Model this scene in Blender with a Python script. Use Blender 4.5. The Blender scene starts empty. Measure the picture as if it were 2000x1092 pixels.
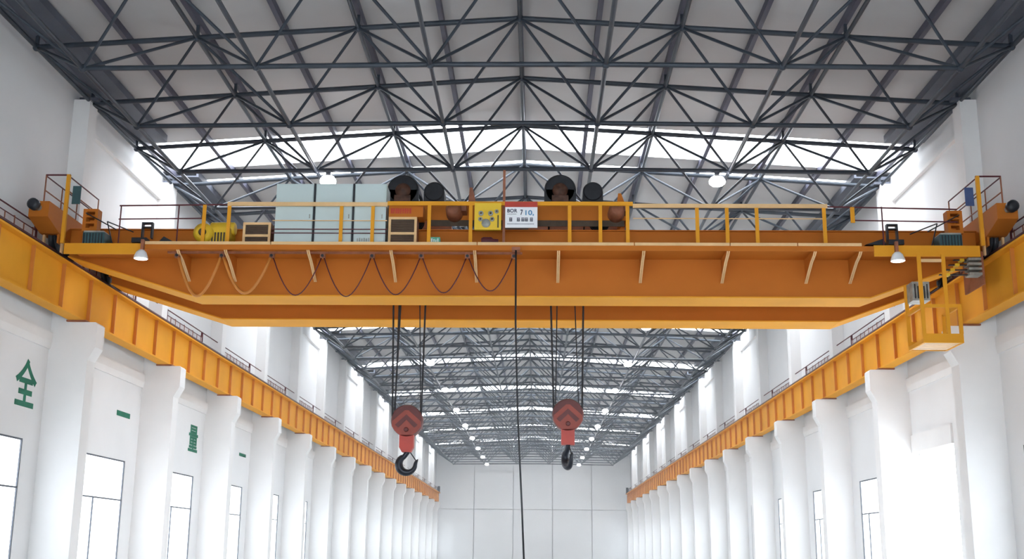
import bpy, math, random
from mathutils import Vector, Matrix
random.seed(7)
S = bpy.context.scene
COL = S.collection
sin, cos, pi = math.sin, math.cos, math.pi

# ------------------------------------------------------------------ camera
FPX, PITCH, YAW, ROLL, EYE = 2250.9, 0.2324, 0.0225, 0.0087, 1.7
fw = Vector((-sin(YAW) * cos(PITCH), cos(YAW) * cos(PITCH), sin(PITCH)))
rt = Vector((cos(YAW), sin(YAW), 0)); up = rt.cross(fw)
ca = cos(ROLL) * rt + sin(ROLL) * up
cb = cos(ROLL) * up - sin(ROLL) * rt
cam = bpy.data.cameras.new('camera'); cam.sensor_width = 36; cam.lens = FPX / 2000 * 36
cam.clip_start = 0.1; cam.clip_end = 500
camo = bpy.data.objects.new('camera', cam); COL.objects.link(camo)
m = Matrix((ca, cb, -fw)).transposed().to_4x4(); m.translation = (0, 0, EYE)
camo.matrix_world = m
S.camera = camo

# ------------------------------------------------------------------ light and exposure
SKY, PANE, ROOFLIGHT, LAMP = 5.0, 1.5, 3.3, 8.0
S.view_settings.view_transform = 'Standard'
S.view_settings.look = 'None'
S.view_settings.gamma = 1
S.view_settings.use_curve_mapping = False
S.view_settings.exposure = 1.5
cy = S.cycles
cy.max_bounces = 5; cy.diffuse_bounces = 4; cy.glossy_bounces = 1; cy.transmission_bounces = 1; cy.volume_bounces = 0; cy.use_light_tree = False; cy.transparent_max_bounces = 4
w = bpy.data.worlds.new('overcast_sky'); S.world = w; w.use_nodes = True
wb = w.node_tree.nodes['Background']; wb.inputs[0].default_value = (0.86, 0.93, 1, 1); wb.inputs[1].default_value = SKY
def portal(name, loc, rot, sx, sy):
    L = bpy.data.lights.new(name, 'AREA'); L.shape = 'RECTANGLE'; L.size = sx; L.size_y = sy; L.cycles.is_portal = True
    o = bpy.data.objects.new(name, L); COL.objects.link(o); o.location = loc; o.rotation_euler = rot
portal('added_gateway_daylight', (-0.37, -6.1, 3.25), (pi / 2, 0, pi), 8.0, 6.5)        # the sky enters by an unseen gateway, added to let daylight in
portal('doorway_daylight', (9.85, 28.65, 2.13), (pi / 2, 0, -pi / 2), 2.9, 4.26)   # and by the doorway on the right

# ------------------------------------------------------------------ materials
def mat(name, c, rough=0.6, metal=0.0, var=0.08, scale=2.0, bump=0.0, spec=0.4):
    M = bpy.data.materials.new(name); M.use_nodes = True
    nt = M.node_tree; b = nt.nodes['Principled BSDF']
    b.inputs['Roughness'].default_value = rough; b.inputs['Metallic'].default_value = metal
    b.inputs['Specular IOR Level'].default_value = spec
    tc = nt.nodes.new('ShaderNodeTexCoord'); n = nt.nodes.new('ShaderNodeTexNoise')
    n.inputs['Scale'].default_value = scale; n.inputs['Detail'].default_value = 5
    nt.links.new(tc.outputs['Object'], n.inputs['Vector'])
    r = nt.nodes.new('ShaderNodeValToRGB')
    r.color_ramp.elements[0].position = 0.3; r.color_ramp.elements[1].position = 0.7
    r.color_ramp.elements[0].color = (c[0] * (1 - var), c[1] * (1 - var), c[2] * (1 - var), 1)
    r.color_ramp.elements[1].color = (min(1, c[0] * (1 + var)), min(1, c[1] * (1 + var)), min(1, c[2] * (1 + var)), 1)
    nt.links.new(n.outputs['Fac'], r.inputs['Fac']); nt.links.new(r.outputs['Color'], b.inputs['Base Color'])
    if bump:
        bp = nt.nodes.new('ShaderNodeBump'); bp.inputs['Strength'].default_value = bump; bp.inputs['Distance'].default_value = 0.02
        nt.links.new(n.outputs['Fac'], bp.inputs['Height']); nt.links.new(bp.outputs['Normal'], b.inputs['Normal'])
    return M
def glow(name, c, s):
    M = bpy.data.materials.new(name); M.use_nodes = True
    b = M.node_tree.nodes['Principled BSDF']
    b.inputs['Base Color'].default_value = (*c, 1); b.inputs['Roughness'].default_value = 0.4
    b.inputs['Emission Color'].default_value = (*c, 1); b.inputs['Emission Strength'].default_value = s
    return M
K = dict(
    plaster=mat('white_plaster', (0.80, 0.80, 0.80), 0.8, var=0.03, scale=0.6),
    concrete=mat('painted_concrete', (0.82, 0.81, 0.80), 0.75, var=0.03, scale=1.2, bump=0.05),
    floor=mat('floor_coating', (0.62, 0.63, 0.62), 0.5, var=0.06, scale=0.7),
    roof=mat('roof_sheet', (0.48, 0.475, 0.475), 0.7, var=0.06, scale=0.5),
    steel=mat('frame_steel', (0.035, 0.045, 0.06), 0.42, var=0.2, scale=3),
    purlin=mat('purlin_steel', (0.085, 0.085, 0.12), 0.5, var=0.15, scale=2),
    gutter=mat('gutter_steel', (0.10, 0.11, 0.14), 0.55, var=0.15, scale=1),
    orange=mat('orange_paint', (0.52, 0.16, 0.022), 0.6, var=0.05, scale=1.2, spec=0.15),
    yellow=mat('yellow_orange_lit_paint', (0.78, 0.345, 0.026), 0.6, var=0.06, scale=1.0, spec=0.15),  # runway paint; on the crane flanges its lighter tone stands for floor-bounced light
    rib=mat('stiffener_paint', (0.60, 0.22, 0.04), 0.5, var=0.08, scale=2),
    pale=mat('pale_orange_paint', (0.80, 0.52, 0.25), 0.5, var=0.08, scale=3),
    bright=mat('yellow_paint', (0.80, 0.52, 0.03), 0.45, var=0.08, scale=4),
    maroon=mat('maroon_and_silhouette', (0.10, 0.018, 0.025), 0.5, var=0.2, scale=4),  # maroon parts, and the painted silhouette tone of the thin handrail ends
    rail=mat('rail_steel', (0.12, 0.05, 0.06), 0.4, 0.5, var=0.2, scale=3),
    black=mat('black_metal', (0.018, 0.02, 0.025), 0.4, var=0.3, scale=5),
    hook=mat('hook_steel', (0.022, 0.025, 0.035), 0.35, 0.3, var=0.2, scale=5),
    red=mat('red_paint', (0.50, 0.05, 0.03), 0.4, var=0.12, scale=3),
    cheek=mat('brown_red_paint', (0.30, 0.05, 0.03), 0.45, var=0.15, scale=3),
    darkred=mat('dark_red_paint', (0.12, 0.022, 0.02), 0.45, var=0.15, scale=3),
    cab=mat('cabinet_enamel', (0.60, 0.70, 0.69), 0.4, var=0.03, scale=1),
    teal=mat('teal_housing', (0.045, 0.10, 0.11), 0.5, var=0.15, scale=4),
    blue=mat('blue_plate', (0.06, 0.10, 0.24), 0.5, var=0.15, scale=4),
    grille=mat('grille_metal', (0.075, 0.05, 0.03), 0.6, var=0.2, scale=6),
    brown=mat('brown_casting', (0.28, 0.10, 0.05), 0.5, var=0.25, scale=6),
    brown_glint=mat('dark_brown_glint', (0.10, 0.045, 0.028), 0.55, var=0.4, scale=9),  # dim brown standing for glints inside the black drums
    white=mat('white_enamel', (0.85, 0.86, 0.88), 0.35, var=0.03, scale=2),
    grey=mat('grey_casting', (0.35, 0.36, 0.33), 0.5, 0.3, var=0.3, scale=8),
    frame=mat('window_frame_metal', (0.10, 0.11, 0.13), 0.5, var=0.1, scale=3),
    fence=mat('fence_panel', (0.62, 0.58, 0.58), 0.6, var=0.15, scale=3),
    green=mat('green_lettering', (0.005, 0.16, 0.09), 0.6, var=0.15, scale=3),
    navy=mat('navy_print', (0.03, 0.035, 0.07), 0.6, var=0.1, scale=9),
    skyblue=mat('blue_print', (0.10, 0.28, 0.48), 0.6, var=0.1, scale=9),
    teal2=mat('green_label', (0.12, 0.42, 0.28), 0.5, var=0.3, scale=20),
    pane=glow('daylit_window_glass', (0.84, 0.92, 1.0), PANE),
    roofpane=glow('daylit_roof_sheet', (0.90, 0.95, 1.0), ROOFLIGHT),
    lamp=glow('lamp_diffuser', (1.0, 0.96, 1.0), LAMP),
    flood=glow('floodlight_lens', (1.0, 0.98, 0.95), 2.0),
)
for q in ('lamp', 'flood'): K[q].cycles.emission_sampling = 'NONE'

# ------------------------------------------------------------------ mesh helpers
class MB:
    def __init__(s): s.v = []; s.f = []; s.sm = set()
    def add(s, vs, fs, smooth=False):
        o = len(s.v); s.v += [tuple(p) for p in vs]
        for f in fs:
            if smooth: s.sm.add(len(s.f))
            s.f.append([i + o for i in f])
        return s
    def box(s, x0, x1, y0, y1, z0, z1):
        if x0 > x1: x0, x1 = x1, x0
        if y0 > y1: y0, y1 = y1, y0
        if z0 > z1: z0, z1 = z1, z0
        vs = [(x, y, z) for z in (z0, z1) for y in (y0, y1) for x in (x0, x1)]
        return s.add(vs, [(0, 2, 3, 1), (4, 5, 7, 6), (0, 1, 5, 4), (2, 6, 7, 3), (0, 4, 6, 2), (1, 3, 7, 5)])
    def prism(s, poly, axis, a, b):
        # poly in the two other axes (x: (y,z); y: (x,z); z: (x,y))
        def P(t, q): return {'x': (t, q[0], q[1]), 'y': (q[0], t, q[1]), 'z': (q[0], q[1], t)}[axis]
        n = len(poly); vs = [P(a, q) for q in poly] + [P(b, q) for q in poly]
        fs = [list(range(n))[::-1], list(range(n, 2 * n))] + [(i, (i + 1) % n, (i + 1) % n + n, i + n) for i in range(n)]
        return s.add(vs, fs)
    def tube(s, p, q, r, n=8, r2=None, caps=True):
        p, q = Vector(p), Vector(q); d = (q - p).normalized()
        a = d.orthogonal().normalized(); b = d.cross(a)
        r2 = r if r2 is None else r2
        vs = [p + (a * cos(2 * pi * i / n) + b * sin(2 * pi * i / n)) * r for i in range(n)]
        vs += [q + (a * cos(2 * pi * i / n) + b * sin(2 * pi * i / n)) * r2 for i in range(n)]
        s.add(vs, [(i, (i + 1) % n, (i + 1) % n + n, i + n) for i in range(n)], n > 5)
        if caps: s.add(vs, [list(range(n))[::-1], list(range(n, 2 * n))])
        return s
    def path(s, pts, r, n=6, flat=None):
        # swept tube; flat=(half_x_width, half_thickness) gives an elliptical section
        pts = [Vector(p) for p in pts]; rings = []
        for i, p in enumerate(pts):
            d = (pts[min(i + 1, len(pts) - 1)] - pts[max(i - 1, 0)]).normalized()
            ref = Vector((0, 1, 0)) if abs(d.y) < 0.9 else Vector((1, 0, 0))
            a = d.cross(ref).normalized(); b = d.cross(a)
            ra, rb = (r, r) if flat is None else flat
            rr = 1.0
            rings.append([p + a * cos(2 * pi * k / n) * ra * rr + b * sin(2 * pi * k / n) * rb * rr for k in range(n)])
        vs = [q for R in rings for q in R]; fs = []
        for i in range(len(pts) - 1):
            for k in range(n): fs.append((i * n + k, i * n + (k + 1) % n, (i + 1) * n + (k + 1) % n, (i + 1) * n + k))
        fs += [list(range(n))[::-1], [len(vs) - n + k for k in range(n)]]
        return s.add(vs, fs, True)
    def taper(s, pts, radii, n=12):
        # swept tube with a radius per point, points in the xz plane
        pts = [Vector(p) for p in pts]; rings = []
        for i, p in enumerate(pts):
            d = (pts[min(i + 1, len(pts) - 1)] - pts[max(i - 1, 0)]).normalized()
            b = Vector((0, 1, 0)) if abs(d.y) < 0.9 else Vector((1, 0, 0)); a = d.cross(b).normalized(); b = a.cross(d)
            rings.append([p + (a * cos(2 * pi * k / n) + b * sin(2 * pi * k / n)) * radii[i] for k in range(n)])
        vs = [q for R in rings for q in R]; fs = []
        for i in range(len(pts) - 1):
            for k in range(n): fs.append((i * n + k, i * n + (k + 1) % n, (i + 1) * n + (k + 1) % n, (i + 1) * n + k))
        fs += [list(range(n))[::-1], [len(vs) - n + k for k in range(n)]]
        return s.add(vs, fs, True)
    def lathe(s, c, prof, axis='z', n=20):
        # prof: list of (r, h) along the axis
        c = Vector(c); vs = []; fs = []
        for r, h in prof:
            for k in range(n):
                u, v = r * cos(2 * pi * k / n), r * sin(2 * pi * k / n)
                vs.append(c + Vector({'z': (u, v, h), 'y': (u, h, v), 'x': (h, u, v)}[axis]))
        for i in range(len(prof) - 1):
            for k in range(n): fs.append((i * n + k, i * n + (k + 1) % n, (i + 1) * n + (k + 1) % n, (i + 1) * n + k))
        s.add(vs, fs, True)
        return s.add(vs, [list(range(n))[::-1], [len(vs) - n + k for k in range(n)]])
    def ball(s, c, r, n=8, h=5):
        prof = [(max(1e-4, r * sin(pi * i / h)), -r * cos(pi * i / h)) for i in range(h + 1)]
        return s.lathe(c, prof, 'z', n)
    def mesh(s, name, off=(0, 0, 0)):
        me = bpy.data.meshes.new(name)
        me.from_pydata([(x - off[0], y - off[1], z - off[2]) for x, y, z in s.v], [], s.f)
        if s.sm:
            for i in s.sm: me.polygons[i].use_smooth = True
        import bmesh
        bm = bmesh.new(); bm.from_mesh(me); bmesh.ops.recalc_face_normals(bm, faces=bm.faces); bm.to_mesh(me); bm.free()
        return me
def wloc(o):
    p = Vector((0, 0, 0))
    while o: p += o.location; o = o.parent
    return p
def part(mb, name, material, parent=None, label=None, kind=None, at=None):
    """one mesh object from world coordinates; a part hangs under its parent"""
    off = wloc(parent) if parent else (Vector(at) if at else Vector((0, 0, 0)))
    me = mb.mesh(name, off); me.materials.append(K[material])
    o = bpy.data.objects.new(name, me); COL.objects.link(o)
    if parent: o.parent = parent
    elif at: o.location = at
    if label: o['label'] = label
    if kind: o['kind'] = kind
    return o
def box(name, material, parent, x0, x1, y0, y1, z0, z1, label=None):
    return part(MB().box(x0, x1, y0, y1, z0, z1), name, material, parent, label)
def tag(o, label, cat=None, group=None, kind=None):
    o['label'] = label
    if cat: o['category'] = cat
    if group: o['group'] = group
    if kind: o['kind'] = kind
    return o
def thing(name, loc, label, cat=None, group=None, kind=None):
    o = bpy.data.objects.new(name, None); COL.objects.link(o); o.location = loc; o.empty_display_size = 0.3
    return tag(o, label, cat, group, kind)
def copy_tree(o, parent=None):
    c = o.copy(); COL.objects.link(c); c.parent = parent
    for ch in list(o.children): copy_tree(ch, c)
    return c
ORD = ['first', 'second', 'third', 'fourth', 'fifth', 'sixth', 'seventh', 'eighth', 'ninth', 'tenth', 'eleventh', 'twelfth',
       'thirteenth', 'fourteenth', 'fifteenth', 'sixteenth', 'seventeenth', 'eighteenth']

# ------------------------------------------------------------------ dimensions of the hall
XM = -0.37                       # middle of the hall
WALL, SHAFT, CORBEL, BEAM, PIL = 10.08, 9.23, 9.08, 9.53, 9.71   # distances from the middle
Y0, BAY, NB = 24.365, 6.0, 16    # first column axis, column spacing, bays
YN, YE = -6.0, 120.6             # near and far end of the hall
RIDGE, PITCHR = 12.62, 0.0667
def roofz(x): return RIDGE - PITCHR * abs(x - XM)
WZ0, WZT, WZ1 = 1.0, 2.89, 3.87
CLZ0, CLZ1 = 11.12, 11.86
def wy(k): return Y0 + BAY * k + 2.36, Y0 + BAY * k + 5.0
SKL = [(28.2 + 12 * j, 30.35 + 12 * j) for j in range(0, 8)]
SKL2 = [(31.3, 31.75)]
DOOR = (27.2, 30.1, 4.26)

WN = {-1: 'green-lettered', 1: 'doorway'}
# ------------------------------------------------------------------ setting
fl = part(MB().box(XM - WALL - 0.3, XM + WALL + 0.3, YN, YE + 0.3, -0.2, 0), 'floor', 'floor')
tag(fl, 'pale grey coated workshop floor', kind='structure')

def wall_mesh(s):
    holes = []
    for k in range(-5, NB):
        if s > 0 and k == 0: holes.append((DOOR[0], DOOR[1], 0.0, DOOR[2]))
        else: holes.append((*wy(k), WZ0, WZ1))
    ztop = roofz(XM + WALL)
    bands = [(0, WZ0), (WZ0, WZ1), (WZ1, DOOR[2]), (DOOR[2], ztop)]
    mb = MB(); xa, xb = XM + s * WALL, XM + s * (WALL + 0.28)
    for a, b in bands:
        h = sorted((q[0], q[1]) for q in holes if q[2] < b - 1e-4 and q[3] > a + 1e-4)
        y = YN
        for p, q in h:
            if p > y: mb.box(xa, xb, y, p, a, b)
            y = q
        mb.box(xa, xb, y, YE + 0.3, a, b)
    return mb
WL = tag(part(wall_mesh(-1), 'wall_left', 'plaster'), 'white plastered side wall with green lettering on the left', kind='structure')
WR = tag(part(wall_mesh(1), 'wall_right', 'plaster'), 'white plastered side wall with a wide doorway on the right', kind='structure')
WF = thing('wall_far', (XM, YE, 0), 'pale end wall of large panels closing the far end of the hall', kind='structure')
xs = [XM - WALL + i * 2 * WALL / 5 for i in range(6)]
for i in range(5):
    a, b = xs[i] + 0.035, xs[i + 1] - 0.035
    part(MB().box(a, b, YE, YE + 0.25, 0, 5.96), 'wall_panel', 'plaster', WF)
    n = [a] + ([XM] if a < XM < b else []) + [b]
    part(MB().prism([(a, 6.0), (b, 6.0)] + [(x, roofz(x)) for x in reversed(n)], 'y', YE, YE + 0.25), 'wall_panel', 'plaster', WF)
part(MB().box(XM - WALL, XM + WALL, YE + 0.2, YE + 0.3, 0, roofz(XM + WALL)), 'backing', 'plaster', WF)
wn = MB().box(XM - WALL, XM - 4, YN - 0.25, YN, 0, 11.9).box(XM + 4, XM + WALL, YN - 0.25, YN, 0, 11.9).box(XM - 4, XM + 4, YN - 0.25, YN, 6.5, 12.3)  # unseen end wall; its opening is added to let sky light in
tag(part(wn, 'wall_near', 'plaster'), 'white end wall behind the viewer with a wide gateway added for daylight', kind='structure')

# roof: sheets between the rooflight strips
def slope(mb, s, ya, yb, z0, z1):
    xe = XM + s * (WALL + 0.28)
    p = [(XM, RIDGE + z0), (xe, roofz(xe) + z0), (xe, roofz(xe) + z1), (XM, RIDGE + z1)]
    return mb.prism(p, 'y', ya, yb)
cuts = sorted(SKL + SKL2)
rf = MB(); y = YN
for a, b in cuts + [(YE + 0.3, None)]:
    for s in (-1, 1): slope(rf, s, y, a, 0, 0.1)
    y = b
CE = tag(part(rf, 'ceiling', 'roof'), 'grey sheet roof with bright rooflight strips above the steel frame', kind='structure')
for a, b in cuts:
    for s in (-1, 1): part(slope(MB(), s, a, b, 0.02, 0.06), 'rooflight_panel', 'roofpane', CE, 'glowing translucent strip')
for j in range(-6, 7):
    x = XM + j * 1.625; z = roofz(x)
    part(MB().box(x - 0.05, x + 0.05, YN, YE, z - 0.17, z), 'purlin', 'purlin', CE)
# dark eaves gutters, open where the rooflights run out
ti = 0
for s in (-1, 1):
    for j in range(-1, 8):
        a = 30.4 + 12 * j; b = min(27.6 + 12 * (j + 1), YE)
        if j < 0: a = YN
        if a > b: continue
        ti += 1
        g = part(MB().prism([(XM + s * WALL, 11.80), (XM + s * 9.82, 11.74), (XM + s * 9.74, 11.80), (XM + s * 9.08, 11.80), (XM + s * 9.08, 11.98), (XM + s * 9.14, 11.98), (XM + s * 9.14, 11.84), (XM + s * WALL, 11.84)], 'y', a, b), 'trim_%d' % ti, 'gutter')
        n_ = ORD[max(0, j + 1)]
        tag(g, 'dark steel eaves gutter, %s length from the front on the %s' % (n_, 'left' if s < 0 else 'right'), kind='structure')
# ring beams under the runway level and clerestory sills
for s in (-1, 1):
    ti += 1; sd = 'left' if s < 0 else 'right'
    g = part(MB().prism([(XM + s * WALL, 5.85), (XM + s * (WALL - 0.03), 5.85), (XM + s * (WALL - 0.06), 6.0), (XM + s * (WALL - 0.06), 6.2), (XM + s * WALL, 6.2)], 'y', YN, YE), 'trim_%d' % ti, 'concrete')
    tag(g, 'white concrete ring beam running along the %s wall' % sd, kind='structure')
    for k in range(0, NB, 2):
        ti += 1
        a = Y0 + BAY * k
        g = part(MB().box(XM + s * WALL, XM + s * (WALL - 0.10), a + 0.24, a + 5.76, CLZ0 - 0.06, CLZ0 + 0.03), 'trim_%d' % ti, 'concrete')
        tag(g, 'thin white ledge high on the wall, %s from the front on the %s' % (ORD[k // 2], sd), kind='structure')
ti += 1
g = part(MB().box(XM + WALL, XM + WALL - 0.05, 27.2, 30.13, DOOR[2], 4.72), 'trim_%d' % ti, 'concrete')
tag(g, 'white concrete lintel over the bright doorway in the right wall', kind='structure')

# windows: lower row and clerestory
wi = 0
for s in (-1, 1):
    sd = 'left' if s < 0 else 'right'
    for k in range(-5, NB):
        if s > 0 and k == 0: continue
        a, b = wy(k); wi += 1
        xo = XM + s * (WALL + 0.06)
        W = thing('window_%d' % wi, (XM + s * WALL, (a + b) / 2, WZ0), '', kind='structure')
        if k < 0: W['label'] = 'bright workshop window nearest the viewer in the %s wall' % sd if k == -1 else 'bright workshop window of the %s wall behind the viewpoint, number %d from the front column' % (sd, -k)
        else: W['label'] = 'bright daylit window after the %s column of the %s wall' % (ORD[k], sd)
        def rect(y0, y1, z0, z1): return part(MB().box(xo, xo - s * 0.02, y0, y1, z0, z1), 'pane', 'pane', W)
        t = 0.035; mid = a + (b - a) * 0.28 if s < 0 else a + (b - a) * 0.72
        rect(a + t, b - t, WZT + t / 2, WZ1 - t)
        rect(a + t, mid - t / 2, WZ0 + t, WZT - t / 2); rect(mid + t / 2, b - t, WZ0 + t, WZT - t / 2)
        x0, x1 = xo + s * 0.03, xo - s * 0.05
        part(MB().box(x0, x1, a, b, WZ1 - t, WZ1).box(x0, x1, a, b, WZ0, WZ0 + t).box(x0, x1, a, a + t, WZ0 + t, WZ1 - t).box(x0, x1, b - t, b, WZ0 + t, WZ1 - t), 'window_frame', 'frame', W)
        box('transom', 'frame', W, x0, x1, a + t, b - t, WZT - t / 2, WZT + t / 2)
        box('mullion', 'frame', W, x0, x1, mid - t / 2, mid + t / 2, WZ0 + t, WZT - t / 2)
# doorway on the right: frame round an open, daylit gate
D = thing('door_1', (XM + WALL, (DOOR[0] + DOOR[1]) / 2, 0), 'wide open doorway full of white daylight in the right wall', kind='structure')
xo = XM + WALL + 0.14
part(MB().box(xo, xo + 0.08, DOOR[0], DOOR[0] + 0.06, 0, DOOR[2]).box(xo, xo + 0.08, DOOR[1] - 0.06, DOOR[1], 0, DOOR[2]).box(xo, xo + 0.08, DOOR[0] + 0.06, DOOR[1] - 0.06, DOOR[2] - 0.06, DOOR[2]), 'door_frame', 'white', D)
gr = part(MB().box(XM + WALL + 0.3, XM + WALL + 40, YN, 90, -0.25, -0.05), 'outside_ground', 'floor'); tag(gr, 'pale paving outside the doorway on the right', kind='structure')

# ------------------------------------------------------------------ columns
def column(s):
    sd = 'left' if s < 0 else 'right'
    c = thing('column', (XM + s * WALL, Y0, 0), '', 'column', 'bracket columns along the %s wall' % sd)
    X = lambda r: XM + s * r
    h = 0.225
    part(MB().box(X(WALL), X(SHAFT), Y0 - h, Y0 + h, 0, 5.62), 'shaft', 'concrete', c)
    part(MB().prism([(X(WALL), 5.62), (X(SHAFT), 5.62), (X(CORBEL), 5.9), (X(CORBEL), 6.40), (X(CORBEL + 0.04), 6.44), (X(WALL), 6.44)], 'y', Y0 - h, Y0 + h), 'corbel', 'concrete', c)
    part(MB().box(X(WALL), X(PIL), Y0 - h, Y0 + h, 6.44, 11.55), 'upper_pilaster', 'concrete', c)
    part(MB().box(X(WALL - 0.1), X(9.55), Y0 - 0.18, Y0 + 0.18, 11.55, 11.62), 'bearing_plate', 'gutter', c)
    part(MB().box(X(BEAM + 0.2), X(BEAM - 0.22), Y0 - 0.3, Y0 + 0.3, 6.44, 6.475), 'bearing_pad', 'brown', c, 'rusty brown bearing pad')
    return c
for s in (-1, 1):
    sd = 'left' if s < 0 else 'right'
    c0 = column(s)
    for k in list(range(NB)) + [-1, -2]:
        c = c0 if k == 0 else copy_tree(c0)
        c.location.y = Y0 + BAY * k
        if k < 0:
            c['label'] = 'white concrete column with a corbel, %s before the first one in view on the %s wall' % (('one bay', 'two bays')[-k - 1], WN[s]); continue
        c['label'] = 'white concrete column with a corbel, %s from the front along the %s wall' % (ORD[k], WN[s])

# ------------------------------------------------------------------ runway girders and rails
for s in (-1, 1):
    sd = 'left' if s < 0 else 'right'
    xc = XM + s * BEAM; ya, yb = 8.0, 118.6
    r = thing('runway_girder', (xc, ya, 6.475), 'long yellow-orange crane runway girder on the columns of the %s wall' % WN[s], 'girder', 'crane runway girders')
    part(MB().box(xc - 0.012, xc + 0.012, ya, yb, 6.51, 7.47), 'web', 'yellow', r)
    box('bottom_flange', 'yellow', r, xc - 0.16, xc + 0.16, ya, yb, 6.475, 6.51)
    box('top_flange', 'yellow', r, xc - 0.17, xc + 0.17, ya, yb, 7.47, 7.51)
    part(MB().prism([(xc - 0.06, 7.51), (xc + 0.06, 7.51), (xc + 0.02, 7.54), (xc + 0.02, 7.60), (xc + 0.035, 7.61), (xc + 0.035, 7.65), (xc - 0.035, 7.65), (xc - 0.035, 7.61), (xc - 0.02, 7.60), (xc - 0.02, 7.54)], 'y', ya, yb), 'crane_rail', 'rail', r, 'dark maroon rail')
    me = None; yy = 20.1 - 1.5 * 6
    while yy < yb - 0.5:
        if me is None:
            st = MB().box(-0.09, 0.09, -0.012, 0.012, 0, 0.956)
            me = st.mesh('stiffener'); me.materials.append(K['rib'])
        o = bpy.data.objects.new('stiffener', me); COL.objects.link(o); o.parent = r
        o.location = (0, yy - ya, 0.037); yy += 1.5
    # end stop
    part(MB().box(xc - 0.12, xc + 0.12, yb - 0.3, yb - 0.1, 7.51, 8.15), 'end_stop', 'black', r)

# guard rails on the runway ledge between the columns
def guard(s):
    sd = 'left' if s < 0 else 'right'
    x = XM + s * 9.85; a, b = Y0 + 0.6, Y0 + 5.85
    g = thing('guard_rail', (x, Y0 + 3, 7.51), '', 'railing', 'runway guard rails above the %s girder' % sd)
    part(MB().box(x - 0.13, x + 0.13, a, b, 7.46, 7.51), 'ledge_plate', 'fence', g)
    part(MB().tube((x, a, 8.15), (x, b, 8.15), 0.016, 6), 'top_rail', 'maroon', g)
    for yy in (a, a + 3.45, b): part(MB().box(x - 0.025, x + 0.025, yy - 0.03, yy + 0.03, 7.51, 8.15), 'post', 'maroon', g)
    part(MB().box(x - 0.012, x + 0.012, a + 0.06, a + 3.4, 7.51, 7.98), 'kick_panel', 'fence', g)
    for q in range(8):
        yy = a + 0.35 + q * 0.42
        part(MB().box(x - 0.02, x + 0.02, yy - 0.02, yy + 0.02, 7.51, 8.02 if q % 2 else 7.99), 'picket', 'brown', g)
    part(MB().box(x - 0.02, x + 0.02, a + 0.06, a + 3.4, 7.98, 8.0), 'mid_rail', 'maroon', g)
    return g
for s in (-1, 1):
    sd = 'left' if s < 0 else 'right'
    g0 = guard(s)
    for k in range(-1, NB):
        g = g0 if k == -1 else copy_tree(g0)
        g.location.y = Y0 + BAY * k + 3
        g['label'] = ('low brown guard rail before the first column on the %s wall runway' % WN[s]) if k < 0 else \
                     'low brown guard rail just past the %s column on the %s wall runway' % (ORD[k], WN[s])

# ------------------------------------------------------------------ roof space frame
MX, MY = 3.25, 3.0
YT = [Y0 + MY * i for i in range(-4, 33)]
YB = [y + MY / 2 for y in YT[:-1]]
XT = [XM + MX * j for j in range(-3, 4)]
XB = [XM + MX * (j + 0.5) for j in range(-3, 3)]
def tz(x): return 12.16 - 0.0635 * abs(x - XM)
def bz(x): return 10.52 - 0.012 * abs(x - XM)
SF = thing('space_frame', (XM, 60, 10.5), 'dark steel tube space frame spanning the hall under the roof', 'roof frame')
for y in YT:
    mb = MB()
    for i in range(6): mb.tube((XT[i], y, tz(XT[i])), (XT[i + 1], y, tz(XT[i + 1])), 0.056, 6, caps=False)
    part(mb, 'top_chord', 'steel', SF)
for y in YB:
    mb = MB()
    for i in range(5): mb.tube((XB[i], y, bz(XB[i])), (XB[i + 1], y, bz(XB[i + 1])), 0.05, 6, caps=False)
    part(mb, 'bottom_chord', 'steel', SF)
for x in XT: part(MB().tube((x, YT[0], tz(x)), (x, YT[-1], tz(x)), 0.045, 6), 'top_chord', 'steel', SF)
for x in XB: part(MB().tube((x, YB[0], bz(x)), (x, YB[-1], bz(x)), 0.045, 6), 'bottom_chord', 'steel', SF)
far = MB(); farn = MB(); n = 0
vis = [i for i, y in enumerate(YB) if y > 16]
for i in vis + [i for i in range(len(YB)) if i not in vis]:
    y = YB[i]
    for j, x in enumerate(XB):
        for dj in (0, 1):
            for dy in (-1.5, 1.5):
                p, q = (x, y, bz(x)), (XT[j + dj], y + dy, tz(XT[j + dj]))
                if n < 300: part(MB().tube(p, q, 0.032, 6, caps=False), 'diagonal_strut', 'steel', SF); n += 1
                else: far.tube(p, q, 0.032, 5, caps=False)
part(far, 'distant_diagonal_struts', 'steel', SF, kind='stuff')
nme = MB().ball((0, 0, 0), 0.085).mesh('ball_node'); nme.materials.append(K['steel'])
def node(x, y, z):
    o = bpy.data.objects.new('ball_node', nme); COL.objects.link(o); o.parent = SF; o.location = Vector((x, y, z)) - SF.location
sup = MB()
for y in YT:
    for x in XT:
        if 17 < y < 42: node(x, y, tz(x))
        else: farn.ball((x, y, tz(x)), 0.085, 6, 4)
        sup.box(x - 0.03, x + 0.03, y - 0.03, y + 0.03, tz(x), roofz(x) - 0.17)
for y in YB:
    for x in XB:
        if 17 < y < 42: node(x, y, bz(x))
        else: farn.ball((x, y, bz(x)), 0.085, 6, 4)
part(farn, 'distant_ball_nodes', 'steel', SF, kind='stuff')
part(sup, 'purlin_stools', 'steel', SF, kind='stuff')

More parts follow.
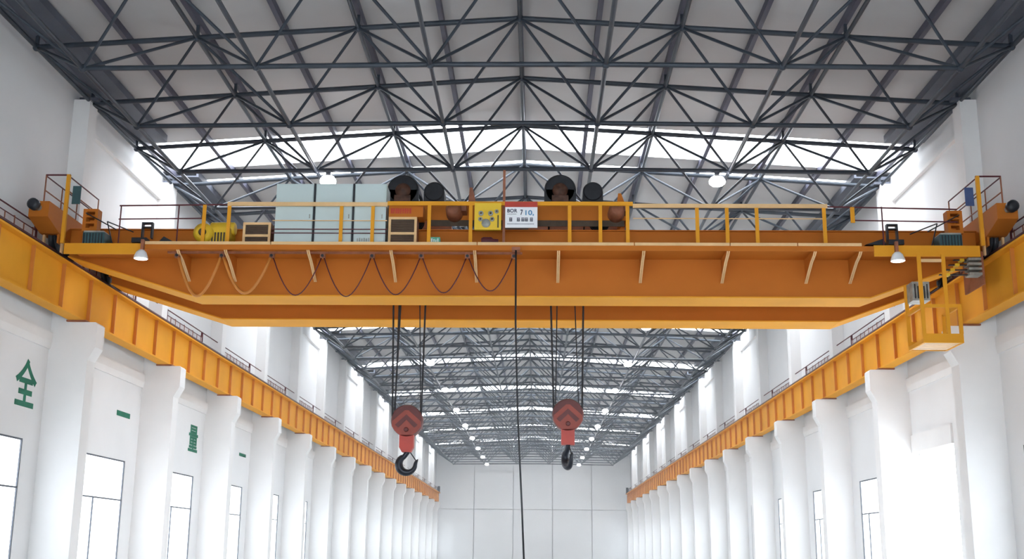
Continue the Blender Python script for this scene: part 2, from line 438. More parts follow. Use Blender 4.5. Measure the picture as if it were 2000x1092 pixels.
# ------------------------------------------------------------------ high-bay lamps
def highbay():
    l = thing('high_bay_lamp', (0, 0, 10.5), '', 'lamp', 'high bay lamps under the roof')
    part(MB().tube((0, 0, 10.42), (0, 0, 10.5), 0.02), 'hanger', 'steel', l)
    part(MB().lathe((0, 0, 0), [(0.05, 10.34), (0.07, 10.44)], 'z', 12), 'gear_box', 'gutter', l)
    part(MB().lathe((0, 0, 0), [(0.15, 10.29), (0.06, 10.36), (0.05, 10.36), (0.13, 10.29)], 'z', 16), 'reflector', 'white', l)
    part(MB().lathe((0, 0, 0), [(0.05, 10.09), (0.13, 10.105), (0.185, 10.15), (0.195, 10.20), (0.175, 10.25), (0.12, 10.295)], 'z', 16), 'diffuser', 'lamp', l, 'glowing white diffuser')
    return l
h0 = highbay(); first = True
for s in (-1, 1):
    for k in range(11):
        l = h0 if first else copy_tree(h0); first = False
        l.location = (XM + s * 4.58, 25.86 + 9 * k, 10.5)
        l['label'] = 'glowing white high bay lamp, %s from the front in the row nearer the %s wall' % (ORD[k], WN[s])

# ------------------------------------------------------------------ bridge crane
GY0, GY1, HY0, HY1 = 22.87, 23.72, 25.32, 26.19     # near and far girder, front and back faces
GZ0, GZ1 = 6.75, 8.17
XL, XR = XM - BEAM, XM + BEAM
BC = thing('bridge_crane', (XM, 24.54, 7.65), 'orange double-girder overhead bridge crane spanning the hall', 'crane')
def girder(ya, yb, nm):
    xl, xr = XL + 0.2, XR - 0.2
    sec = [(xl, 7.58), (XM - 6.72, GZ0 + 0.02), (XM + 7.1, GZ0 + 0.02), (xr, 7.58), (xr, GZ1 - 0.02), (xl, GZ1 - 0.02)]
    g = part(MB().prism(sec, 'y', ya + 0.06, yb - 0.06), 'girder', 'orange', BC, nm)
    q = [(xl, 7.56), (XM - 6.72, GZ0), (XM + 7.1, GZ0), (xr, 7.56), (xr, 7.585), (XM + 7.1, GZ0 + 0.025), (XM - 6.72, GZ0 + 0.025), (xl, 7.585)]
    part(MB().prism(q, 'y', ya, yb), 'bottom_flange', 'yellow', g)  # lighter colour than the web paints in the light from below
    part(MB().box(xl, xr, ya, yb, GZ1 - 0.02, GZ1), 'top_flange', 'orange', g)
    yc = (ya + yb) / 2
    part(MB().box(xl + 0.4, xr - 0.4, yc - 0.03, yc + 0.03, GZ1, GZ1 + 0.09), 'trolley_rail', 'rail', g)
    return g
G1 = girder(GY0, GY1, 'front box girder with tapered ends')
G2 = girder(HY0, HY1, 'rear box girder with tapered ends')
# access walkway hung on the front girder
FY = 22.02
wk = part(MB().box(-9.42, 8.66, FY, GY0 + 0.06, 7.56, 7.60), 'walkway', 'orange', BC, 'orange walkway along the front girder')
part(MB().box(-9.42, -7.85, FY - 0.03, FY, 7.40, 7.62), 'fascia', 'yellow', wk)
part(MB().box(6.6, 8.66, FY - 0.03, FY, 7.40, 7.62), 'fascia', 'yellow', wk)
part(MB().box(-7.85, 6.6, FY - 0.03, FY, 7.50, 7.60), 'edge_channel', 'orange', wk)
for a, b in ((-7.85, -5.3), (-5.28, -1.2), (-1.18, 1.9), (1.92, 3.78), (3.8, 5.1), (5.12, 6.36)):
    part(MB().box(a, b, FY - 0.045, FY + 0.02, 7.60, 7.66), 'toe_board', 'pale', wk)
for x in (-7.15, -6.2, -4.55, -2.9, -1.24, 0.42, 2.1, 3.76, 5.46, 6.35):
    pts = [(FY, 7.50), (FY + 0.10, 7.44), (FY + 0.35, 7.36), (FY + 0.62, 7.22), (GY0 + 0.06, 7.06)]
    part(MB().prism(pts + [(GY0 + 0.06, 7.56), (FY, 7.56)], 'x', x - 0.008, x + 0.008).add([], []), 'bracket', 'orange', wk)
    e = MB()
    for p, q in zip(pts, pts[1:]):
        e.prism([p, q, (q[0] + 0.008, q[1] + 0.012), (p[0] + 0.008, p[1] + 0.012)], 'x', x - 0.03, x + 0.03)
    part(e, 'bracket_flange', 'pale', wk)
# hand rails
hr = part(MB().box(-6.22, -3.0, FY + 0.02, FY + 0.06, 8.42, 8.50), 'handrail', 'pale', BC, 'orange handrail along the walkway')
part(MB().box(-3.0, 1.9, FY + 0.02, FY + 0.06, 8.44, 8.52), 'top_rail', 'yellow', hr)
part(MB().box(1.9, 5.75, FY + 0.02, FY + 0.06, 8.40, 8.48), 'top_rail', 'pale', hr)
part(MB().tube((-8.4, FY + 0.04, 8.42), (-6.2, FY + 0.04, 8.45), 0.016), 'top_rail', 'maroon', hr)  # dark colour stands for thin rails silhouetted against the bright wall
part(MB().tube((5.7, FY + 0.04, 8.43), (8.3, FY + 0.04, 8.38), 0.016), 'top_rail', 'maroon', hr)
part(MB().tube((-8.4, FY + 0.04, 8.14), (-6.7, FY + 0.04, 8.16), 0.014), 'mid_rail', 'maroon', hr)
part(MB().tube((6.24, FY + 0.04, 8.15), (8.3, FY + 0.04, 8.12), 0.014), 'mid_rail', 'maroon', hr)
for z in (8.12, 7.94, 7.86): part(MB().tube((-5.3, FY + 0.04, z), (-3.0, FY + 0.04, z), 0.011), 'mid_rail', 'pale' if z > 8 else 'maroon', hr)
part(MB().tube((1.9, FY + 0.04, 8.18), (5.7, FY + 0.04, 8.18), 0.011), 'mid_rail', 'pale', hr)
for x in (-8.37, -7.2, 6.82): part(MB().tube((x, FY + 0.04, 7.62), (x, FY + 0.04, 8.43), 0.014), 'post', 'maroon', hr)
for x in (-6.68, -6.18, -3.92, -3.29, -2.16, -1.33, 0.64, 1.25, 1.79, 3.17, 3.76, 4.35, 5.68): part(MB().box(x - 0.035, x + 0.035, FY + 0.025, FY + 0.055, 7.66, 8.44), 'post', 'yellow', hr)
part(MB().box(6.2, 6.28, FY + 0.025, FY + 0.055, 8.1, 8.42), 'post', 'yellow', hr)
for s in (-1, 1):
    X = lambda v: XM + s * v
    part(MB().tube((X(8.75), FY + 0.15, 8.3), (X(8.1), FY + 0.15, 7.95), 0.012).tube((X(8.3), FY + 0.15, 8.12), (X(8.15), FY + 0.15, 7.62), 0.012).tube((X(8.3), FY + 0.15, 8.12), (X(7.75), FY + 0.15, 7.9), 0.012), 'stair_rail', 'black', hr)
# end carriages
def carriage(s):
    sd = 'left' if s < 0 else 'right'
    xc = XM + s * BEAM; X = lambda r: XM + s * (BEAM - r)
    c = part(MB().prism([(21.75, 8.10), (22.35, 7.92), (26.75, 7.92), (27.35, 8.10), (27.35, 8.42), (21.75, 8.42)], 'x', xc - 0.2, xc + 0.2), 'end_carriage', 'orange', BC, 'orange wheeled end carriage on the %s rail' % sd)
    for y in (21.75, 27.35):
        d = -1 if y < 24 else 1
        part(MB().tube((xc, y, 8.28), (xc, y + d * 0.16, 8.28), 0.06, 10), 'buffer_stem', 'grey', c)
        part(MB().lathe((xc, y + d * 0.16, 8.28), [(0.09, 0), (0.115, d * 0.03), (0.115, d * 0.14), (0.07, d * 0.17), (0.03, d * 0.172)], 'y', 16), 'buffer', 'black', c, 'round black rubber buffer')
    for y in (22.72, 23.45, 25.65, 26.35):
        part(MB().lathe((xc, y, 7.89), [(0.05, -0.16), (0.05, -0.07), (0.27, -0.07), (0.27, -0.05), (0.24, -0.05), (0.24, 0.05), (0.27, 0.05), (0.27, 0.07), (0.05, 0.07), (0.05, 0.16)], 'x', 24), 'wheel', 'black', c, 'dark flanged wheel')
        part(MB().box(X(0.13), X(0.17), y - 0.3, y + 0.3, 7.74, 8.0), 'wheel_guard', 'orange', c)
    for q in (0.2, -0.18): part(MB().box(X(q), X(q + 0.04), 22.45, 22.52, 7.55, 8.1), 'rail_sweep', 'pale', c)
    # service cage on the front end of the carriage
    cg = part(MB().tube((X(-0.02), 21.98, 8.42), (X(-0.02), 21.98, 9.05), 0.016), 'service_cage', 'brown', BC, 'brown rail cage on the %s end carriage' % sd)
    part(MB().box(X(0.40), X(0.47), 21.96, 22.02, 7.62, 9.05), 'post', 'yellow', cg)
    part(MB().tube((X(-0.02), 21.98, 9.04), (X(0.47), 21.98, 9.04), 0.018), 'top_rail', 'maroon', cg)
    for q in (-0.02, 0.44): part(MB().tube((X(q), 21.98, 9.02), (X(q), 24.35 if q < 0 else 23.6, 9.02), 0.014), 'side_rail', 'maroon', cg)
    for q in (-0.02, 0.44): part(MB().tube((X(q), 21.98, 8.72), (X(q), 24.35 if q < 0 else 23.6, 8.72), 0.014), 'side_rail', 'brown', cg)
    for y in (22.8, 23.6, 24.35): part(MB().tube((X(-0.02), y, 8.42), (X(-0.02), y, 9.02), 0.014), 'post', 'brown', cg)
    part(MB().tube((X(0.44), 23.6, 8.15), (X(0.44), 23.6, 9.02), 0.014), 'post', 'brown', cg)
    part(MB().box(X(0.45), X(0.62), 22.2, 22.22, 8.5, 8.88), 'plate', 'teal' if s < 0 else 'blue', cg, 'dark green plate' if s < 0 else 'dark blue plate')
    # slotted orange step box beside the carriage
    b = MB(); x0, x1 = X(0.68), X(0.98)
    b.box(x0, x1, 22.28, 22.5, 7.95, 8.02).box(x0, x1, 22.28, 22.5, 8.36, 8.42).box(x0, x0 + s * -0.07, 22.28, 22.5, 8.02, 8.36).box(x1, x1 + s * 0.06, 22.28, 22.5, 8.02, 8.36)
    for z in (8.11, 8.24): b.box(x0 - s * 0.07, x1 + s * 0.06, 22.28, 22.5, z, z + 0.04)
    b.box(x0, x1, 22.48, 22.5, 8.02, 8.36)
    part(b, 'step_box', 'orange', BC)
    # travel motor on the walkway end
    t = part(MB().box(X(0.78), X(1.22), 22.12, 22.5, 7.60, 7.88), 'travel_motor', 'teal', BC, 'dark teal travel motor at the %s end' % sd)
    f = MB()
    for q in range(7): f.box(X(0.8 + q * 0.06), X(0.815 + q * 0.06), 22.105, 22.12, 7.63, 7.86)
    part(f, 'cooling_fins', 'black', t)
    part(MB().box(X(0.80), X(1.2), 22.10, 22.52, 7.88, 7.91), 'motor_lid', 'grey', t)
for s in (-1, 1): carriage(s)
# drive unit and resistor boxes on the walkway, left of the cabinets
du = part(MB().lathe((-6.72, 22.45, 7.90), [(0.13, -0.3), (0.2, -0.26), (0.2, -0.16), (0.13, -0.14)], 'y', 20), 'drive_unit', 'bright', BC, 'yellow gear and motor drive unit')
part(MB().box(-6.6, -6.2, 22.25, 22.7, 7.62, 8.02), 'gear_case', 'bright', du)
part(MB().lathe((-6.4, 22.5, 8.06), [(0.12, -0.25), (0.14, -0.23), (0.14, 0.23), (0.12, 0.25)], 'x', 14), 'motor', 'bright', du)
f = MB()
for q in range(6): f.box(-6.56 + q * 0.06, -6.53 + q * 0.06, 22.235, 22.25, 7.7, 7.92)
part(f, 'vent_slots', 'grille', du)
part(MB().lathe((-6.72, 22.13, 7.90), [(0.05, -0.02), (0.08, 0), (0.08, 0.03)], 'y', 12), 'hub', 'grille', du)
def slotbox(x0, x1, z0, z1, nm, label, y=22.2):
    b = part(MB().box(x0, x1, y + 0.03, y + 0.4, z0, z1), nm, 'brown' if 'resist' in nm else 'orange', BC, label)
    part(MB().box(x0, x0 + 0.05, y, y + 0.03, z0, z1).box(x1 - 0.05, x1, y, y + 0.03, z0, z1).box(x0 + 0.05, x1 - 0.05, y, y + 0.03, z1 - 0.05, z1).box(x0 + 0.05, x1 - 0.05, y, y + 0.03, z0, z0 + 0.05), 'frame', 'pale', b)
    zm = z0 + (z1 - z0) * 0.45
    part(MB().box(x0 + 0.05, x1 - 0.05, y, y + 0.03, zm - 0.025, zm + 0.025), 'crossbar', 'pale', b)
    for a, c in ((z0 + 0.05, zm - 0.025), (zm + 0.025, z1 - 0.05)):
        g = MB(); nn = max(3, int((c - a) / 0.025))
        for q in range(nn):
            z = a + (c - a) * q / nn; g.box(x0 + 0.05, x1 - 0.05, y + 0.012, y + 0.03, z + 0.004, z + (c - a) / nn - 0.004)
        part(g, 'grille', 'grille', b)
    return b
slotbox(-5.92, -5.36, 7.62, 8.12, 'resistor_box', 'brown resistor box with dark grilles')
oc = slotbox(-2.99, -2.42, 7.62, 8.24, 'resistor_cabinet', 'orange resistor cabinet with dark grilles')
tp = part(MB().box(-2.99, -2.30, 22.2, 22.6, 8.24, 8.50), 'top_plate', 'orange', oc)
f = MB(); x = -2.95
for q in range(9):
    wq = random.choice((0.025, 0.035, 0.03)); f.box(x, x + wq, 22.19, 22.2, 8.31, 8.42)
    if q % 2: f.box(x - 0.015, x + wq + 0.015, 22.188, 22.19, 8.36, 8.375)
    x += 0.047
part(f, 'raised_marks', 'red', oc, 'red raised lettering marks')
# small boxes at the walkway edge
o_ = part(MB().box(-2.14, -1.94, 22.12, 22.3, 7.66, 7.80), 'label_box', 'teal2', BC, 'small green box')
f = MB()
for q, (a, b_) in enumerate(((-2.12, -2.09), (-2.07, -2.05), (-2.03, -2.01), (-1.99, -1.97))): f.box(a, b_, 22.11, 22.12, 7.69 + 0.01 * (q % 2), 7.77 - 0.015 * (q % 3))
part(f, 'white_marks', 'white', o_)
o_ = part(MB().lathe((-0.98, 22.2, 7.74), [(0.06, -0.14), (0.085, -0.1), (0.085, 0.06), (0.05, 0.1), (0.04, 0.2)], 'x', 12), 'brake_pot', 'maroon', BC, 'small maroon brake pot')
part(MB().box(-1.1, -0.86, 22.1, 22.3, 7.62, 7.68), 'foot', 'fence', o_)
# tall limit-switch posts
for x, za, zb in ((-0.67, 7.6, 9.2),):
    part(MB().box(x - 0.025, x + 0.025, FY + 0.08, FY + 0.13, za, zb), 'switch_post', 'brown', BC, 'tall brown switch post')
# collector arms near the right rail
for q in range(4):
    z = 7.10 + q * 0.10
    a = part(MB().box(7.95 + 0.1 * q, 8.75, 22.3, 22.36, z, z + 0.02), 'collector_arm', 'black', BC)
    part(MB().box(8.5, 8.75, 22.2, 22.46, z - 0.015, z + 0.035), 'collector_shoe', 'grey', a)
    part(MB().box(8.06 + 0.1 * q, 8.14 + 0.1 * q, 22.26, 22.4, z - 0.02, z + 0.03), 'insulator', 'bright', a)
part(MB().box(8.75, 8.79, 22.2, 23.2, 6.9, 7.56), 'collector_bracket', 'brown', BC)
# hanging inspection platform at the right end
pf = part(MB().box(7.40, 8.17, 21.90, 21.94, 5.67, 5.85), 'inspection_platform', 'yellow', BC, 'orange hanging inspection platform at the right end')
for q in range(6):
    y = 21.96 + q * 0.14; part(MB().box(7.42, 8.15, y, y + 0.1, 5.68, 5.71), 'floor_slat', 'pale', pf)
part(MB().box(7.40, 8.17, 22.80, 22.84, 5.67, 5.85), 'kerb', 'yellow', pf)
for x in (7.40, 8.13): part(MB().box(x, x + 0.04, 21.94, 22.8, 5.67, 5.75), 'kerb', 'yellow', pf)
for x, y, z1 in ((7.43, 21.92, 7.42), (7.90, 21.92, 7.42), (8.14, 21.92, 6.40), (7.43, 22.82, 7.0), (8.14, 22.82, 6.4)):
    part(MB().box(x - 0.035, x + 0.035, y - 0.02, y + 0.02, 5.85, z1), 'post', 'yellow', pf)
part(MB().box(7.46, 7.87, 21.91, 21.94, 7.27, 7.33), 'crossbar', 'pale', pf)
part(MB().box(7.46, 8.17, 21.905, 21.935, 6.36, 6.43), 'guard_bar', 'yellow', pf)
for x in (7.41, 8.12): part(MB().box(x, x + 0.04, 21.94, 22.8, 6.36, 6.42), 'guard_bar', 'yellow', pf)
part(MB().box(7.62, 7.86, 22.3, 22.55, 5.71, 5.80), 'tool_tray', 'white', pf, 'small white tray')
jb = part(MB().box(7.44, 7.78, 22.45, 22.85, 6.62, 7.0), 'junction_box', 'grey', BC, 'worn grey junction box')
f = MB()
for q in range(5): f.box(7.48 + q * 0.06, 7.5 + q * 0.06, 22.435, 22.45, 6.66, 6.95 - 0.04 * (q % 2))
part(f, 'cable_glands', 'black', jb)

# ------------------------------------------------------------------ electrical cabinets on the walkway
for i, (x0, x1) in enumerate(((-5.28, -4.51), (-4.48, -3.72), (-3.69, -3.05))):
    e = thing('electrical_cabinet', ((x0 + x1) / 2, 22.45, 7.60), '', 'cabinet', 'pale electrical cabinets on the walkway')
    e['label'] = 'pale grey-green electrical cabinet on the crane walkway, ' + ('next to the brown resistor box', 'middle one of three', 'next to the orange resistor cabinet')[i]
    part(MB().box(x0, x1, 22.19, 22.78, 7.60, 8.93), 'body', 'cab', e)
    d = part(MB().box(x0 + 0.02, x1 - 0.02, 22.17, 22.19, 7.66, 8.90), 'door', 'cab', e)
    part(MB().box(x1 - 0.08, x1 - 0.06, 22.155, 22.17, 8.2, 8.28), 'handle', 'grey', d)
    if i < 2: part(MB().box(x1 - 0.005, x1 + 0.035, 22.165, 22.6, 7.6, 8.93), 'seam_strip', 'black', e)
    if i == 2:
        f = MB()
        for q in range(6): f.box(x0 + 0.08 + q * 0.045, x0 + 0.105 + q * 0.045, 22.16, 22.17, 7.72, 7.78 + 0.01 * (q % 2))
        part(f, 'printed_marks', 'grey', e, 'faint grey printed marks')

# ------------------------------------------------------------------ yellow control box and white sign on the rail
cb_ = thing('control_box', (-1.0, 22.0, 7.9), 'yellow control box with round gauges on the walkway rail', 'control box')
part(MB().box(-1.25, -0.72, 21.95, 22.03, 7.91, 8.46), 'housing', 'bright', cb_)
for x, z, r in ((-1.12, 8.24, 0.05), (-0.93, 8.24, 0.05), (-1.13, 8.12, 0.045), (-0.90, 8.12, 0.045), (-0.81, 8.28, 0.04)):
    gq = part(MB().lathe((x, 21.95, z), [(r, 0), (r, -0.03), (r * 0.7, -0.035)], 'y', 14), 'gauge', 'grey', cb_)
    part(MB().lathe((x, 21.915, z), [(r * 0.5, 0), (r * 0.3, -0.01)], 'y', 10), 'knob', 'grille', gq)
gq = part(MB().lathe((-1.02, 21.95, 8.04), [(0.09, 0), (0.085, -0.03), (0.06, -0.05), (0.03, -0.055)], 'y', 18), 'dial', 'grey', cb_, 'large round dial')
part(MB().box(-0.79, -0.77, 21.92, 21.95, 7.95, 8.2), 'lever', 'black', cb_)
sg = thing('sign_board', (-0.32, 22.0, 7.95), 'white sign board with dark and blue lettering on the crane rail', 'sign')
part(MB().box(-0.64, -0.0, 21.98, 22.0, 7.96, 8.385), 'board', 'white', sg)
part(MB().box(-0.65, 0.0, 21.99, 22.01, 8.385, 8.50), 'header', 'red', sg)
def text_mesh(body, size, mtx, depth=0.002):
    cu = bpy.data.curves.new('t', 'FONT'); cu.body = body; cu.size = size; cu.extrude = depth; cu.offset = 0.02
    o = bpy.data.objects.new('t', cu); COL.objects.link(o)
    me = bpy.data.meshes.new_from_object(o.evaluated_get(bpy.context.evaluated_depsgraph_get()))
    bpy.data.objects.remove(o); bpy.data.curves.remove(cu)
    return me
def fit_text(body, name, material, parent, origin, ax, ay, w, h, label, boldx=0.0):
    """letters fitted in a w by h box at origin, ax and ay give the writing directions"""
    me = text_mesh(body, 1.0, None)
    if not me.vertices: return
    xs_ = [v.co.x for v in me.vertices]; ys_ = [v.co.y for v in me.vertices]
    x0, x1, y0, y1 = min(xs_), max(xs_), min(ys_), max(ys_)
    off = wloc(parent); ax, ay = Vector(ax), Vector(ay); an = ax.cross(ay)
    for v in me.vertices:
        u = (v.co.x - x0) / max(1e-6, x1 - x0) * w; t = (v.co.y - y0) / max(1e-6, y1 - y0) * h
        v.co = Vector(origin) + ax * u + ay * t + an * (v.co.z + 0.003) - off
    me.materials.clear(); me.materials.append(K[material]); me.name = name
    o = bpy.data.objects.new(name, me); COL.objects.link(o); o.parent = parent
    if label: o['label'] = label
    return o
AX, AZ = (1, 0, 0), (0, 0, 1)
yq = 21.978
fit_text('BOR', 'lettering', 'navy', sg, (-0.60, yq, 8.27), AX, AZ, 0.20, 0.075, 'dark lettering')
fit_text('7', 'lettering', 'navy', sg, (-0.34, yq, 8.22), AX, AZ, 0.05, 0.11, None)
fit_text('10,', 'lettering', 'skyblue', sg, (-0.24, yq, 8.20), AX, AZ, 0.17, 0.12, 'pale blue lettering')
f = MB()
for x in (-0.56, -0.41, -0.32, -0.25, -0.15):
    for a, b_, c_, d_ in ((0, .06, 0, .012), (0, .06, .03, .04), (0, .06, .065, .075), (0.005, .017, 0, .075), (0.045, .057, 0, .075), (.026, .034, .0, .075)):
        f.box(x + a, x + b_, yq - 0.002, yq + 0.004, 8.09 + c_, 8.09 + d_)
part(f, 'character_marks', 'navy', sg, 'row of dark square characters')
f = MB(); x = -0.6
while x < -0.08:
    wq = random.uniform(0.008, 0.02); f.box(x, x + wq, yq - 0.001, yq + 0.004, 8.03, 8.043); x += wq + 0.006
x = -0.6
while x < -0.42:
    wq = random.uniform(0.008, 0.02); f.box(x, x + wq, yq - 0.001, yq + 0.004, 8.235, 8.245); x += wq + 0.006
part(f, 'small_print', 'navy', sg, 'lines of small dark print')

# ------------------------------------------------------------------ floodlights under the walkway ends
for x, sd in ((-7.83, 'at the green-lettered wall'), (7.02, 'beside the hanging inspection platform')):
    fl_ = thing('floodlight', (x, 21.95, 7.60), 'white bell floodlight under the crane walkway end ' + sd, 'floodlight', 'crane floodlights')
    part(MB().box(x - 0.03, x + 0.03, 21.9, 21.98, 7.42, 7.68), 'arm', 'brown', fl_)
    part(MB().lathe((x, 21.9, 0), [(0.14, 7.28), (0.135, 7.32), (0.1, 7.41), (0.05, 7.46), (0.03, 7.46), (0.09, 7.40), (0.125, 7.31)], 'z', 18), 'shade', 'white', fl_, 'white bell shade')
    part(MB().lathe((x, 21.9, 0), [(0.125, 7.275), (0.13, 7.29), (0.05, 7.36)], 'z', 16), 'lens', 'flood', fl_)
    part(MB().box(x - 0.28 if x < 0 else x - 0.1, x + 0.02 if x < 0 else x + 0.2, 22.06, 22.25, 7.66, 7.76), 'ballast', 'black', fl_)
    part(MB().prism([(x + 0.25, 7.66), (x + 0.6, 7.66), (x + 0.36, 7.79)], 'y', 22.08, 22.2) if x < 0 else MB().prism([(x - 0.55, 7.66), (x - 0.14, 7.66), (x - 0.2, 7.78)], 'y', 22.08, 22.2), 'yoke', 'black', fl_)
    wb_ = MB().box(x - 0.11, x - 0.08, 22.1, 22.2, 7.76, 8.06).box(x + 0.08, x + 0.11, 22.1, 22.2, 7.76, 8.06).box(x - 0.11, x + 0.11, 22.1, 22.2, 8.06, 8.09).box(x - 0.08, x + 0.08, 22.1, 22.2, 7.98, 8.0)
    part(wb_, 'lamp_cage', 'black', fl_)

# ------------------------------------------------------------------ trolley
TR = thing('hoist_trolley', (-0.6, 24.5, 8.26), 'orange hoist trolley with black drums riding on the bridge girders', 'trolley')
part(MB().box(-3.15, 1.86, 22.98, 23.04, 8.40, 8.76), 'side_plate', 'orange', TR)
part(MB().box(-3.15, 1.86, 26.0, 26.06, 8.40, 8.76), 'side_plate', 'orange', TR)
part(MB().box(-3.15, -3.05, 23.04, 26.0, 8.42, 8.74), 'end_beam', 'orange', TR)
part(MB().box(1.76, 1.86, 23.04, 26.0, 8.42, 8.74), 'end_beam', 'orange', TR)
for a_, b_ in ((-3.05, -1.9), (-0.2, 1.76)): part(MB().box(a_, b_, 23.04, 26.0, 8.68, 8.74), 'deck', 'brown', TR)
for x in (-2.6, 1.3):
    for y in ((GY0 + GY1) / 2, (HY0 + HY1) / 2):
        part(MB().lathe((x, y, 8.46), [(0.05, -0.2), (0.05, -0.07), (0.22, -0.07), (0.22, -0.05), (0.2, -0.05), (0.2, 0.05), (0.22, 0.05), (0.22, 0.07), (0.05, 0.07)], 'y', 20), 'wheel', 'black', TR)
part(MB().box(-2.25, 0.62, 22.965, 22.98, 8.27, 8.40).box(0.66, 1.8, 22.965, 22.98, 8.27, 8.40), 'gap_shade', 'grille', TR)  # dark strip painting the shade in the gap below the side plate
for x, R_, zt in ((-2.93, 0.345, 9.36), (0.49, 0.345, 9.37)):
    d = part(MB().lathe((x, 23.9, zt), [(R_ * 0.9, 0), (R_, 0.03), (R_, 0.10), (R_ * 0.8, 0.12), (R_ * 0.8, 1.1), (R_, 1.12), (R_, 1.2)], 'y', 32), 'hoist_drum', 'black', TR, 'large black hoist drum')
    part(MB().box(x - R_, x + R_, 23.9, 24.02, 8.74, zt), 'drum_stand', 'black', d)
    part(MB().lathe((x, 23.86, zt - 0.02), [(0.17, 0.04), (0.15, 0), (0.10, -0.03), (0.03, -0.05)], 'y', 18), 'gear_hub', 'brown_glint', d, 'gear hub in a dim brown glint colour')  # glint on the drum put into the brown colour
    part(MB().box(x - 0.18, x + 0.18, 23.84, 23.9, 8.86, 9.22), 'hub_cover', 'brown_glint', d)
for x, R_, zt in ((-2.25, 0.225, 9.32), (1.2, 0.22, 9.33)):
    d = part(MB().lathe((x, 23.9, zt), [(R_ * 0.85, 0), (R_, 0.03), (R_, 0.5), (R_ * 0.9, 0.53)], 'y', 26), 'brake_drum', 'black', TR, 'smaller black brake drum')
    part(MB().box(x - R_, x + R_, 23.92, 24.4, 8.74, zt), 'stand', 'black', d)
for x in (-1.72, 1.62):
    mt = part(MB().lathe((x, 22.86, 8.52), [(0.10, -0.3), (0.16, -0.27), (0.17, 0), (0.17, 0.11)], 'y', 18), 'travel_motor', 'brown', TR, 'brown trolley travel motor')
    part(MB().box(x + 0.08, x + 0.26, 22.62, 22.97, 8.5, 8.66), 'terminal_box', 'brown', mt)
for x, z in ((-1.36, 9.12), (1.74, 9.0)):
    part(MB().prism([(x - 0.09, 8.74), (x + 0.09, 8.74), (x + 0.0, z), (x - 0.06, z)], 'y', 23.0, 23.06), 'stay_post', 'brown' if x < 0 else 'orange', TR, 'tapering upright post')
part(MB().box(-0.9, -0.1, 24.6, 25.0, 8.74, 9.0), 'cable_tray', 'black', TR)
part(MB().box(-0.35, -0.22, 24.6, 24.8, 9.0, 9.2), 'switch_box', 'black', TR)

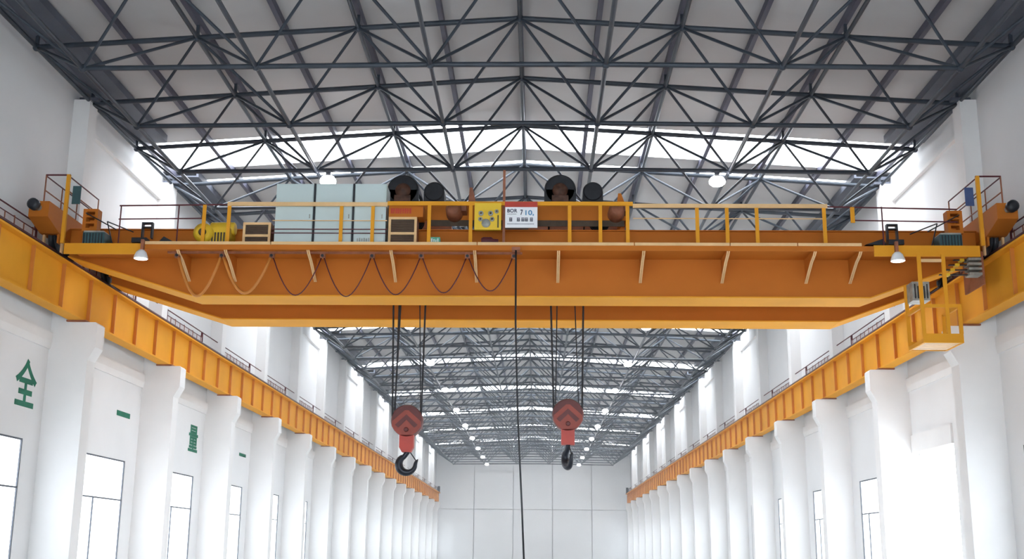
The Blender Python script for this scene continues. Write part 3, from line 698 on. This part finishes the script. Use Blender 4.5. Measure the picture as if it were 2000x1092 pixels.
# ------------------------------------------------------------------ hook blocks
def hook_block(xc, zc, side, label):
    YH = 24.54
    hb = thing('hook_block', (xc, YH, zc), label, 'hook block', 'red hook blocks under the crane')
    R_ = 0.335
    prof = [(R_ * cos(t), R_ * sin(t)) for t in [pi * i / 24 * 2 for i in range(24)]]
    part(MB().lathe((xc, YH, zc), [(R_ * 0.93, -0.17), (R_, -0.13), (R_, 0.13), (R_ * 0.93, 0.17)], 'y', 36), 'sheave_housing', 'darkred', hb, 'dark red round sheave housing')
    # raised side plate with a chevron top
    for yy, d in ((YH - 0.17, -1), (YH + 0.17, 1)):
        pl = [(-0.31, -0.13), (-0.22, -0.25), (-0.14, -0.31), (0.14, -0.31), (0.22, -0.25), (0.31, -0.13), (0.30, -0.02), (0.04, 0.21), (-0.04, 0.21), (-0.30, -0.02)]
        cp = part(MB().prism([(xc + a, zc + b) for a, b in pl], 'y', yy, yy + d * 0.025), 'cheek_plate', 'cheek', hb)
        ch = [(-0.24, -0.1), (0.0, 0.12), (0.24, -0.1), (0.17, -0.16), (0.0, 0.01), (-0.17, -0.16)]
        part(MB().prism([(xc + a, zc + b) for a, b in ch], 'y', yy + d * 0.025, yy + d * 0.04), 'chevron_bar', 'darkred', cp)
        part(MB().lathe((xc, yy + d * 0.025, zc - 0.2), [(0.05, 0), (0.05, d * 0.03), (0.03, d * 0.035)], 'y', 14), 'pin', 'darkred', cp)
    nk = [(-0.15, -0.28), (0.15, -0.28), (0.15, -0.56), (0.09, -0.66), (-0.09, -0.66), (-0.15, -0.56)] if not side else [(-0.14, -0.28), (0.14, -0.28), (0.14, -0.63), (-0.14, -0.63)]
    part(MB().prism([(xc + a, zc + b) for a, b in nk], 'y', YH - 0.11, YH + 0.11), 'crosshead', 'red', hb, 'bright red crosshead')
    # forged hook
    zb = zc - 0.64; pts = []; rad = []
    pts.append((0.02, zb + 0.06)); rad.append(0.05)
    pts.append((0.02, zb - 0.02)); rad.append(0.055)
    cx, cz, rr = 0.02, zb - 0.27, 0.175
    for i in range(17):
        t = math.radians(112 + i * (300 - 52) / 16)
        pts.append((cx + rr * cos(t), cz + rr * sin(t)))
        q = i / 16; rad.append(0.055 + 0.033 * sin(pi * min(1, q * 1.25) ** 0.9) if q < 0.8 else 0.055 + 0.033 * max(0, sin(pi * min(1, q * 1.25) ** 0.9)) - 0.012 * (q - 0.8) / 0.2)
    pts.append((cx + rr * 1.08, cz + 0.05)); rad.append(0.036)
    pts.append((cx + rr * 1.3, cz + 0.105)); rad.append(0.010)
    P = [((xc + a), YH, b) for a, b in pts]
    if side: P = [(xc + a * 0.35, YH - a * 0.95, b) for a, b in pts]
    hk = part(MB().taper(P, rad, 12), 'hook', 'hook', hb, 'black forged lifting hook')
    a = Vector(P[2]); b = Vector(P[-2])
    part(MB().tube((P[1][0] + (0.06 if not side else 0.02), P[1][1] - (0.05 if side else 0), zb - 0.02), (b.x, b.y, b.z + 0.02), 0.012), 'safety_latch', 'black', hk)
    # wire ropes
    tops = ((-0.40, -0.12), (-0.26, 0.12), (-0.17, -0.1), (0.13, 0.1), (0.35, -0.1)) if not side else ((-0.41, -0.1), (-0.20, 0.12), (0.11, 0.12), (0.37, -0.1))
    bots = (-0.31, -0.29, -0.27, 0.27, 0.30) if not side else (-0.30, -0.26, 0.24, 0.30)
    for (t, yo), b_ in zip(tops, bots):
        part(MB().tube((xc + b_, YH + yo, zc + 0.05), (xc + t, YH + yo, 8.72), 0.022 if abs(t) > 0.15 and yo < 0 else 0.013, 6), 'wire_rope', 'black', hb)
    return hb
hook_block(-2.755, 4.40, False, 'red hook block whose black hook shows its open C shape, hanging on ropes')
hook_block(0.66, 4.545, True, 'red hook block whose narrow black hook is turned edge-on, hanging on ropes')

# ------------------------------------------------------------------ festoon cable and pendant cable
FC = thing('festoon_cable', (-3.9, 22.2, 7.5), 'looped brown festoon cable hanging in front of the orange girder', 'cable')
part(MB().box(-7.4, -0.3, 22.17, 22.23, 7.47, 7.51), 'festoon_track', 'brown', FC)
xs = [-7.2, -6.3, -5.3, -4.28, -3.29, -2.31, -1.39, -0.47]
for i, x in enumerate(xs):
    c = part(MB().box(x - 0.05, x + 0.05, 22.15, 22.25, 7.38, 7.47), 'cable_carrier', 'brown', FC)
    part(MB().tube((x, 22.13, 7.42), (x, 22.27, 7.42), 0.03, 10), 'roller', 'black', c)
for i in range(7):
    a, b = xs[i], xs[i + 1]; dep = (0.78, 0.72, 0.76, 0.78, 0.74, 0.70, 0.66)[i]
    pts = []
    for q in range(15):
        t = q / 14; u = 2 * t - 1
        pts.append((a + 0.03 + (b - a - 0.06) * (t + 0.035 * sin(2 * pi * t)), 22.2, 7.38 - dep * (1 - abs(u) ** 2.2)))
    part(MB().path(pts, 0.012, 6, flat=(0.03, 0.05) if i < 2 else None), 'cable_loop', 'rib' if i < 2 else 'maroon', FC)
PC = thing('pendant_cable', (-0.4, 21.85, 0.95), 'long thin black pendant cable hanging from the crane at the centre', 'cable')
part(MB().path([(-0.42, 21.85, 7.5), (-0.415, 21.85, 6.0), (-0.36, 21.85, 4.2), (-0.27, 21.85, 2.5), (-0.22, 21.85, 1.4)], 0.018, 8), 'cable', 'black', PC)
part(MB().box(-0.5, -0.34, 21.8, 22.0, 7.46, 7.52), 'clamp', 'brown', PC)
part(MB().box(-0.27, -0.17, 21.8, 21.9, 0.95, 1.4), 'control_pendant', 'bright', PC)

# ------------------------------------------------------------------ lettering on the left wall
xw = XM - WALL + 0.002
fit_text('\u5168', 'painted_character', 'green', WL, (xw, 22.72, 4.50), (0, 1, 0), AZ, 1.0, 0.98, 'green painted character on the nearest left wall bay')
fit_text('\u4e00', 'painted_character', 'green', WL, (xw, 28.46, 4.94), (0, 1, 0), AZ, 0.95, 0.13, 'green painted stroke past the first left column')
fit_text('\u91cf', 'painted_character', 'green', WL, (xw, 34.56, 4.58), (0, 1, 0), AZ, 0.95, 0.80, 'green painted character past the second left column')
fit_text('\u4e00', 'painted_character', 'green', WL, (xw, 40.6, 4.92), (0, 1, 0), AZ, 0.95, 0.11, 'green painted stroke past the third left column')
hm = bpy.data.materials.new('hall_haze'); hm.use_nodes = True
nt = hm.node_tree; nt.nodes.clear()
vs_ = nt.nodes.new('ShaderNodeVolumeScatter'); vs_.inputs['Color'].default_value=(.9,.95,1,1); vs_.inputs['Density'].default_value=0.004
oo = nt.nodes.new('ShaderNodeOutputMaterial'); nt.links.new(vs_.outputs[0], oo.inputs['Volume'])
K['haze']=hm
hz = part(MB().box(XM - 9.05, XM + 9.05, 30, 118, 0.05, 11.4),'haze','haze'); tag(hz,'thin dusty haze filling the far hall','haze',kind='stuff')
